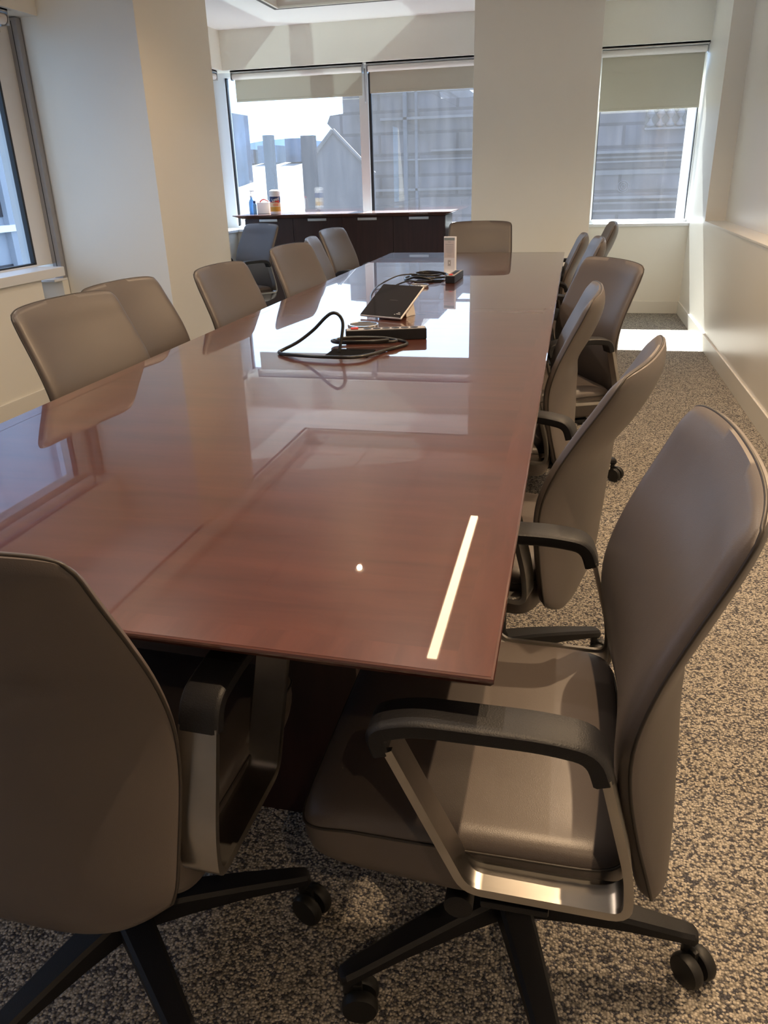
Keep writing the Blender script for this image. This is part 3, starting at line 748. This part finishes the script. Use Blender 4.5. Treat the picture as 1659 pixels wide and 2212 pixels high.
def back_mesh():
    NU, NV = 34, 34; bm = bmesh.new()
    def zz(u, v):
        zb = .350 + .066 * abs(u) ** 3.0; zt = .938 - .008 * abs(u) ** 2.5 - .008 * abs(u) ** 14
        return zb + (zt - zb) * v
    def edge_round(v):
        e = min(1, min(v, 1 - v) / .06); return math.sqrt(max(0, 1 - (1 - e) ** 2))
    front, rear = [], []
    for j in range(NV + 1):
        v = j / NV; v = .5 - .5 * math.cos(math.pi * v) * (1 - .0) if False else v
        # denser towards both ends
        v = v + .035 * math.sin(2 * math.pi * v) * -1
        fr, rr = [], []
        for i in range(NU + 1):
            s = -1 + 2 * i / NU; u = math.sin(s * math.pi / 2) * .8 + s * .2
            z = zz(u, v); hw = lerp_tab(HALF, z)
            cr_ = 1.0
            e = edge_round(v)
            # rounded top corners
            if v > .96: hw -= .012 * ((v - .96) / .04) ** 2.2 * .6
            if v < .08: hw -= .006 * ((.08 - v) / .08) ** 2
            y0 = lerp_tab(EDGE, z)
            sidef = (1 - abs(u) ** 16) ** .5 if abs(u) < 1 else 0
            bowf = lerp_tab(FRONT, z) * (1 - u * u)
            fy = y0 - bowf + .022 * sidef * (.3 + .7 * e)
            bowr = lerp_tab(REAR, z) * (1 - abs(u) ** 2.4)
            ry = y0 - max(bowr, .0) - .008 * sidef * (.2 + .8 * e)
            mid = y0 - bowf * .6
            if v > .9:   # close the top softly
                k_ = ((v - .9) / .1) ** 2.5; tgt = y0 - bowr * .75
                fy = fy + (tgt + .010 * sidef - fy) * k_ * .75; ry = ry + (tgt - ry) * k_ * .25
            fr.append(bm.verts.new(Vector((u * hw, fy, z)) - PIV)); rr.append(bm.verts.new(Vector((u * hw, ry, z)) - PIV))
        front.append(fr); rear.append(rr)
    for j in range(NV):
        for i in range(NU):
            bm.faces.new((front[j][i], front[j][i + 1], front[j + 1][i + 1], front[j + 1][i]))
            bm.faces.new((rear[j][i + 1], rear[j][i], rear[j + 1][i], rear[j + 1][i + 1]))
        for i, fl in ((0, 1), (NU, 0)):
            a = (front[j][i], front[j + 1][i], rear[j + 1][i], rear[j][i]); bm.faces.new(a if fl else a[::-1])
    for i in range(NU):
        bm.faces.new((front[0][i], rear[0][i], rear[0][i + 1], front[0][i + 1]))
        bm.faces.new((front[NV][i], front[NV][i + 1], rear[NV][i + 1], rear[NV][i]))
    edge = [((front[j][0].co + rear[j][0].co) / 2) for j in range(NV + 1)] + \
           [(rear[NV][i].co * .55 + front[NV][i].co * .45) for i in range(1, NU)] + \
           [((front[j][NU].co + rear[j][NU].co) / 2) for j in range(NV, -1, -1)] + \
           [(rear[0][i].co * .5 + front[0][i].co * .5) for i in range(NU - 1, 0, -1)]
    edge = [e.copy() for e in edge]
    return bm, edge

def seat_mesh():
    """rounded waterfall cushion"""
    bm = bmesh.new(); NU, NV = 22, 26
    x1 = .236; y0, y1 = -.155, .288; zt, zb = .476, .362
    def outline(i, j):
        return
    top, bot = [], []
    rings = []
    # profile rings from top centre outwards by superellipse insets
    def ring(ins, z, n=64, zf=None):
        out = []
        a_, b_ = x1 - ins, (y1 - y0) / 2 - ins; yc = (y0 + y1) / 2
        for k in range(n):
            t = 2 * math.pi * k / n; c, s = math.cos(t), math.sin(t); p = 2 / 10.0
            x = math.copysign(abs(c) ** p, c) * a_; y = yc + math.copysign(abs(s) ** p, s) * b_
            taper = 1 - .05 * max(0, (y - yc) / b_)
            zz = z
            f = (y - y0) / (y1 - y0)
            if z > .42: zz -= .020 * max(0, (f - .72) / .28) ** 2 
            if z > .42: zz += .006 * math.cos((f - .4) * 3)
            if z < .40: zz += .012 * max(0, (f - .6) / .4) ** 2
            out.append(bm.verts.new((x * taper, y, zz)))
        return out
    spec = [(.19, zt + .002), (.14, zt + .002), (.09, zt + .002), (.05, zt), (.026, zt - .002), (.012, zt - .006), (.004, zt - .013), (.0005, zt - .022), (0, zt - .026), (.0, zt - .05), (.001, .395), (.004, .380), (.012, .370), (.026, .364), (.06, zb), (.10, zb), (.19, zb)]
    rings = [ring(i, z) for i, z in spec]
    for A, B in zip(rings, rings[1:]):
        n = len(A)
        for k in range(n): bm.faces.new((A[k], A[(k + 1) % n], B[(k + 1) % n], B[k]))
    bm.faces.new(rings[0]); bm.faces.new(rings[-1])
    seam = [v.co.copy() for v in rings[8]]
    return bm, seam

def make_chair():
    t = thing('conference_chair', '', 'chair')
    bm, edge = back_mesh()
    back = obj('backrest', bm, 'leather', t, smooth=60); back.location = PIV
    bm = bmesh.new(); add_tube(bm, edge, .0024, 6, closed=True); obj('piping', bm, 'piping', back, smooth=80)
    bm, seam = seat_mesh(); seat = obj('seat', bm, 'leather', t, smooth=60)
    bm = bmesh.new(); add_tube(bm, [s + (Vector((s.x, s.y - .066, 0)).normalized() * .0008) for s in seam], .0022, 6, closed=True); obj('piping', bm, 'piping', seat, smooth=80)
    # arms
    P = [(.139, .642), (.046, .441), (-.150, .436), (-.146, .50), (-.108, .641)]
    path = round_path([Vector(p) for p in P], [0, .022, .024, .03, 0], 5)
    for s in (-1, 1):
        xo, xi = .285, .233
        # web with a raised outer lip (n positive = outward of the loop)
        if s > 0: sec = [(xi, -.004), (xi, .002), (xo - .009, .002), (xo - .008, .007), (xo - .001, .007), (xo, .003), (xo, -.004)]
        else: sec = [(-xi, -.004), (-xo, -.004), (-xo, .003), (-xo + .001, .007), (-xo + .008, .007), (-xo + .009, .002), (-xi, .002)]
        bm = bmesh.new(); add_ribbon(bm, path, [(x, -n) for x, n in sec][::-1])
        fr = obj('arm_frame', bm, 'chrome', t, smooth=30)
        bm = bmesh.new()
        pp = round_path([Vector(p) for p in ((.148, .634), (.158, .664), (.115, .681), (-.04, .680), (-.094, .671), (-.106, .634))], [0, .016, .03, .03, .022, 0], 5)
        w0, w1 = (xi - .001, xo + .001)
        sec = [(w0 + .003, -.013), (w0, -.009), (w0, .005), (w0 + .006, .010), (w1 - .006, .010), (w1, .005), (w1, -.009), (w1 - .003, -.013)]
        if s < 0: sec = [(-x, n) for x, n in sec][::-1]
        add_ribbon(bm, pp, [(x, -n) for x, n in sec]); obj('arm_pad', bm, 'blackplastic', fr, smooth=45)
    # underseat
    bm = bmesh.new(); add_box(bm, (-.10, -.11, .318), (.10, .12, .3615), .012); add_box(bm, (-.23, -.06, .350), (.23, .03, .362), .003)
    add_box(bm, (-.05, -.188, .335), (.05, -.05, .355), .006); me_ = obj('mechanism', bm, 'blackplastic', t, smooth=40)
    bm = bmesh.new(); add_box(bm, (-.05, -.200, .345), (.05, -.186, .46), .004); bx = obj('back_bracket', bm, 'blackplastic', t, smooth=40)
    bm = bmesh.new(); add_tube(bm, [(-.09, .06, .338), (-.19, .06, .332)], .006, 8); add_lathe(bm, [(.010, -.03), (.020, -.026), (.020, .0), (.012, .004)], (-.195, .06, .332), 14, 'X'); 
    obj('lever', bm, 'blackplastic', me_, smooth=50)
    bm = bmesh.new(); add_lathe(bm, [(.014, .21), (.014, .32)], (0, 0, 0), 18); obj('gas_column', bm, 'blackplastic', t, smooth=40)
    # five-star base
    bm = bmesh.new(); add_lathe(bm, [(.025, .075), (.036, .085), (.038, .13), (.030, .15), (.026, .155), (.026, .235), (.020, .24)], (0, 0, 0), 22); hub = obj('base_hub', bm, 'blackplastic', t, smooth=40)
    for k in range(5):
        a = R(72 * k); Mz = Matrix.Rotation(a, 4, 'Z'); bm = bmesh.new(); rings = []
        for r, w, z0, z1 in ((.022, .027, .088, .142), (.10, .025, .092, .134), (.20, .0215, .088, .118), (.285, .018, .078, .102), (.305, .016, .072, .098), (.312, .010, .074, .092)):
            b = .006
            rings.append([bm.verts.new(Mz @ Vector(p)) for p in ((r, -w, z0 + b), (r, -w + b, z0), (r, w - b, z0), (r, w, z0 + b), (r, w, z1 - b), (r, w - b, z1), (r, -w + b, z1), (r, -w, z1 - b))])
        for A, B in zip(rings, rings[1:]):
            for q in range(8): bm.faces.new((A[q], A[(q + 1) % 8], B[(q + 1) % 8], B[q]))
        bm.faces.new(rings[0]); bm.faces.new(rings[-1])
        leg = obj('leg', bm, 'blackplastic', t, smooth=35)
        # twin-wheel caster, each turned its own way
        ca = [R(40), R(-70), R(150), R(100), R(-20)][k]
        bm = bmesh.new()
        for sx in (-1, 1):
            add_lathe(bm, [(.012, .005), (.026, .005), (.0295, .009), (.030, .018), (.027, .0245), (.010, .0255)] if sx > 0 else [(.010, -.0255), (.027, -.0245), (.030, -.018), (.0295, -.009), (.026, -.005), (.012, -.005)], (0, 0, 0), 24, 'X')
        add_lathe(bm, [(.008, -.007), (.008, .007)], (0, 0, 0), 10, 'X')
        # hood and stem
        add_box(bm, (-.005, -.004, .0), (.005, .026, .034), .002)
        add_tube(bm, [(0, .018, .02), (0, .018, .052)], .009, 10)
        Mc = Matrix.Translation(Mz @ Vector((.298, 0, .030))) @ Matrix.Rotation(ca, 4, 'Z') @ Matrix.Translation((0, -.018, 0))
        bmesh.ops.transform(bm, matrix=Mc, verts=bm.verts)
        obj('caster', bm, 'rubber', leg, smooth=40)
    return t

def copy_tree(o, parent=None):
    c = o.copy(); COL.objects.link(c)
    if parent: c.parent = parent
    for ch in list(o.children): copy_tree(ch, c)
    return c

RAISED = ('backrest', 'seat', 'arm_frame', 'mechanism', 'back_bracket', 'gas_column')
def place(c, x, y, th, dz, rec, base, label):
    """th = heading in degrees of the direction the chair faces; base = turn of the star base"""
    c.location = (x, y, 0); c.rotation_euler = (0, 0, R(th - 90)); c['label'] = label; c['group'] = 'conference chairs'
    for ch in c.children:
        n = ch.name.split('.')[0]
        if n in RAISED:
            ch.location.z += dz
            if n == 'backrest': ch.rotation_euler.x = R(rec)
        else: ch.rotation_euler.z = R(base - (th - 90))

CHAIRS = [
    # x, y, heading, dz, recline, base turn, label
    (-.035, .962, 180.5, 0.0, 0, 1, 'taupe leather armchair nearest on the right, whole seat and metal arm in view'),
    (-.130, 1.726, 167, -.015, 7.6, 30, 'taupe leather chair second along the right side, back turned slightly outward'),
    (-.180, 2.58, 179, -.02, 2, 20, 'taupe chair third along the right side, seen edge-on before the swivelled chair'),
    (-.053, 3.205, 208, -.012, 1, 17, 'taupe chair on the right swivelled to show seat, arm and front of its back'),
    (-.110, 4.32, 183, -.005, 0, 30, 'taupe chair just behind the swivelled right chair, its back glossy in profile'),
    (-.185, 4.935, 181, -.028, 0, 10, 'dark slim chair back mostly hidden behind its neighbour at far right of table'),
    (.005, 5.53, 182, 0, 0, 50, 'farthest right chair, dark top against the bay window sill'),
    (-.662, .795, 88, 0, 0, 30, 'dark chair back cropped at lower left, pushed to the near table end'),
    (-1.228, 2.05, -5, .010, 1, 5, 'taupe chair back largest on the left side, nearest the left window'),
    (-1.395, 2.66, -6, -.015, 4, 40, 'taupe chair standing behind the nearest left chair before the left column'),
    (-1.262, 3.215, -5, -.018, 0, 22, 'taupe chair in front of the tan side of the left column'),
    (-1.195, 3.93, -8, .005, 0, 60, 'taupe chair in front of the armchair by the credenza, fourth on the left side'),
    (-1.265, 4.58, 11, -.002, 0, 15, 'narrow blue-grey chair back between two left chairs, almost edge-on'),
    (-1.420, 5.44, -6, -.008, 0, 33, 'farthest left chair at the table, bluish front lit by the window'),
    (-.675, 5.78, -90, -.005, 0, 12, 'chair at the far head of the table before the right column'),
    (-2.578, 5.93, 237, .0, 3, 44, 'blue-grey armchair standing apart from the table by the credenza'),
]
proto = make_chair()
copies = [proto] + [copy_tree(proto) for _ in CHAIRS[1:]]
for c, a in zip(copies, CHAIRS): place(c, *a)

# ================================================================== THINGS ON THE TABLE
def cord(name, pts, r, label, n=8):
    bm = bmesh.new(); p = catmull(pts, n); c = p[0].copy(); c.z = TZ
    add_tube(bm, [q - c for q in p], r, 8)
    o = obj(name, bm, 'cord', smooth=70); o.location = c
    return tag(o, label, 'cord', 'cords on the table')
z = TZ + .0062
cord('coiled_cable', [(-.700, 2.33, z + .001), (-.693, 2.35, .80), (-.693, 2.36, .835), (-.706, 2.36, .857), (-.726, 2.36, .861), (-.750, 2.36, .846), (-.790, 2.355, .808), (-.84, 2.345, .772), (-.885, 2.33, .750), (-.893, 2.305, z),
     (-.869, 2.278, z), (-.815, 2.247, z + .004), (-.72, 2.228, z + .005), (-.63, 2.232, z + .005), (-.585, 2.280, z + .004), (-.561, 2.362, z), (-.525, 2.43, z), (-.510, 2.475, z), (-.535, 2.520, z), (-.60, 2.528, z + .004),
     (-.68, 2.512, z + .006), (-.748, 2.485, z + .006), (-.760, 2.455, z + .008), (-.72, 2.418, z + .010), (-.622, 2.418, z + .012), (-.555, 2.440, z + .012), (-.545, 2.468, z + .012), (-.60, 2.492, z + .014), (-.70, 2.468, z + .018), (-.738, 2.440, z + .016), (-.715, 2.400, z + .018), (-.62, 2.398, z + .020), (-.56, 2.425, z + .021)],
     .0052, 'black power cord looping up out of the nearer table port')
cord('coiled_cable', [(-.70, 4.12, z), (-.78, 4.10, z + .02), (-.85, 4.14, z), (-.875, 4.25, z), (-.82, 4.36, z), (-.74, 4.38, z + .002), (-.67, 4.34, z + .004), (-.66, 4.22, z + .004), (-.70, 4.13, z + .010), (-.79, 4.11, z + .012), (-.84, 4.20, z + .012), (-.80, 4.31, z + .012),
     (-.72, 4.33, z + .014), (-.68, 4.25, z + .016), (-.70, 4.16, z + .02), (-.78, 4.15, z + .022), (-.82, 4.24, z + .022), (-.76, 4.30, z + .024), (-.66, 4.22, z + .024), (-.63, 4.15, z + .02)],
     .0052, 'bundled black power cord coiled beside the table sign')
cord('data_cable', [(-.835, 3.30, z), (-.90, 3.55, z), (-.94, 3.8, z), (-.93, 3.95, z + .01), (-.88, 4.04, z + .03), (-.83, 4.08, z + .034), (-.79, 4.12, z + .03)], .0034, 'thin black cable from behind the tablet to the coil')
cord('data_cable', [(-.79, 3.20, z), (-.83, 3.40, z), (-.85, 3.62, z), (-.84, 3.80, z + .012), (-.80, 3.94, z + .018), (-.76, 3.99, z + .008), (-.70, 4.07, z + .004)], .0042, 'black cable arching past the farther microphone puck')

def strip(x, y, rz, L, label):
    t = thing('power_strip', label, 'power strip', (x, y, TZ + .0005), rz)
    bm = bmesh.new(); add_box(bm, (-L / 2, -.024, 0), (L / 2, .024, .036), .003); obj('housing', bm, 'blackplastic', t, smooth=40)
    bm = bmesh.new(); add_box(bm, (-L / 2 + .004, -.020, .0361), (L / 2 - .004, .020, .0372)); f = obj('faceplate', bm, 'papergrey', t)
    n = 6
    for i in range(n):
        bm = bmesh.new(); xc = -L / 2 + .075 + i * (L - .1) / (n - 0.5)
        add_lathe(bm, [(.0135, .0373), (.0135, .0382)], (xc, 0, 0), 16); s = obj('socket', bm, 'blackplastic', f, smooth=40)
    bm = bmesh.new(); add_box(bm, (-L / 2 + .018, -.009, .0373), (-L / 2 + .044, .009, .043), .002); obj('rocker_switch', bm, 'red', f, smooth=40)
strip(-.603, 2.572, R(16), .275, 'black power strip with red switch beside the nearer puck')
strip(-.598, 4.17, R(88), .27, 'black power strip end-on beside the table sign')

def puck(x, y, r, label, zt=.03):
    t = thing('microphone_puck', label, 'microphone', (x, y, TZ + .0005), 0, 'table microphones')
    bm = bmesh.new(); add_lathe(bm, [(r * .94, 0), (r, .004), (r, zt * .45), (r * .95, zt * .5), (r * .95, zt * .58), (r, zt * .63), (r, zt - .003), (r * .97, zt), (r * .86, zt), (r * .84, zt - .003)], (0, 0, 0), 40); obj('rim', bm, 'chromebright', t, smooth=35)
    bm = bmesh.new(); add_lathe(bm, [(r * .84, zt - .0045), (r * .835, zt - .002), (r * .2, zt - .001)], (0, 0, 0), 36); obj('grille', bm, 'grille', t, smooth=35)
puck(-.713, 2.690, .056, 'round chrome-rimmed microphone puck beside the nearer power strip')
puck(-.735, 3.885, .050, 'flat chrome-rimmed microphone puck between tablet and coiled cord', .014)

# tablet controller leaning back on its wedge
tb = thing('touch_panel', 'black-screened tablet controller on a slanted stand at the table seam', 'tablet', (-.7145, 2.96, TZ + .001), R(-21.9))
tilt = R(30); Mt = Matrix.Translation((0, 0, .003)) @ Matrix.Rotation(tilt, 4, 'X')
bm = bmesh.new(); add_box(bm, (-.0985, 0, -.0), (.0985, .197, .009), .004, mtx=Mt); obj('bezel', bm, 'whiteplastic', tb, smooth=40)
bm = bmesh.new(); add_box(bm, (-.0955, .003, .0091), (.0955, .194, .0102), mtx=Mt); sc_ = obj('screen', bm, 'screen', tb)
text_mesh('screen_mark', '- - - - - - - -', .008, 'papergrey', sc_, Mt @ Matrix.Translation((0.01, .10, .0104)), .0001)
bm = bmesh.new(); add_box(bm, (.066, .020, .0103), (.084, .024, .0105), mtx=Mt); add_box(bm, (.070, .028, .0103), (.080, .031, .0105), mtx=Mt); add_box(bm, (.058, .016, .0103), (.063, .020, .0105), mtx=Mt); obj('screen_icon', bm, 'papergrey', sc_)
bm = bmesh.new(); A = [bm.verts.new(p) for p in ((-.066, .085, .0), (-.066, .15, 0), (-.066, .13, .068), (-.066, .075, .040))]; B = [bm.verts.new((-v.co.x, v.co.y, v.co.z)) for v in A]
bm.faces.new(A); bm.faces.new(B[::-1])
for i in range(4): bm.faces.new((A[i], B[i], B[(i + 1) % 4], A[(i + 1) % 4]))
obj('wedge_stand', bm, 'whiteplastic', tb)

# table sign
sg = thing('table_sign', 'upright white instruction sign holder standing by the coiled cord', 'sign', (-.667, 4.47, TZ + .0008), R(-12))
bm = bmesh.new(); add_box(bm, (-.036, -.004, 0), (.036, .004, .196), .001); add_box(bm, (-.036, -.03, 0), (.036, .03, .003)); obj('holder', bm, 'white', sg, smooth=40)
def q(name, x0, x1, z0, z1, m, d): 
    bm = bmesh.new(); add_box(bm, (x0, -.004 - d, z0), (x1, -.004 - d + .0002, z1)); return obj(name, bm, m, sh)
bm = bmesh.new(); add_box(bm, (-.034, -.0046, .004), (.028, -.0042, .192)); sh = obj('sheet', bm, 'paper', sg)
q('header_band', -.034, .028, .176, .190, 'papergreen', .0008); q('text_panel', -.034, .028, .084, .176, 'papertint', .0008)
for i, (z_, w_) in enumerate(((.166, .018), (.152, .048), (.144, .044), (.138, .046), (.132, .042), (.126, .044), (.120, .038), (.114, .04), (.108, .026), (.098, .026), (.092, .024))):
    q('printed_line', -.003 - w_ / 2, -.003 + w_ / 2, z_, z_ + (.004 if i < 2 else .0022), 'papergrey', .0011)
q('printed_picture', -.012, .006, .040, .072, 'papergrey', .0008); q('printed_picture', -.005, .000, .053, .060, 'white', .0011)
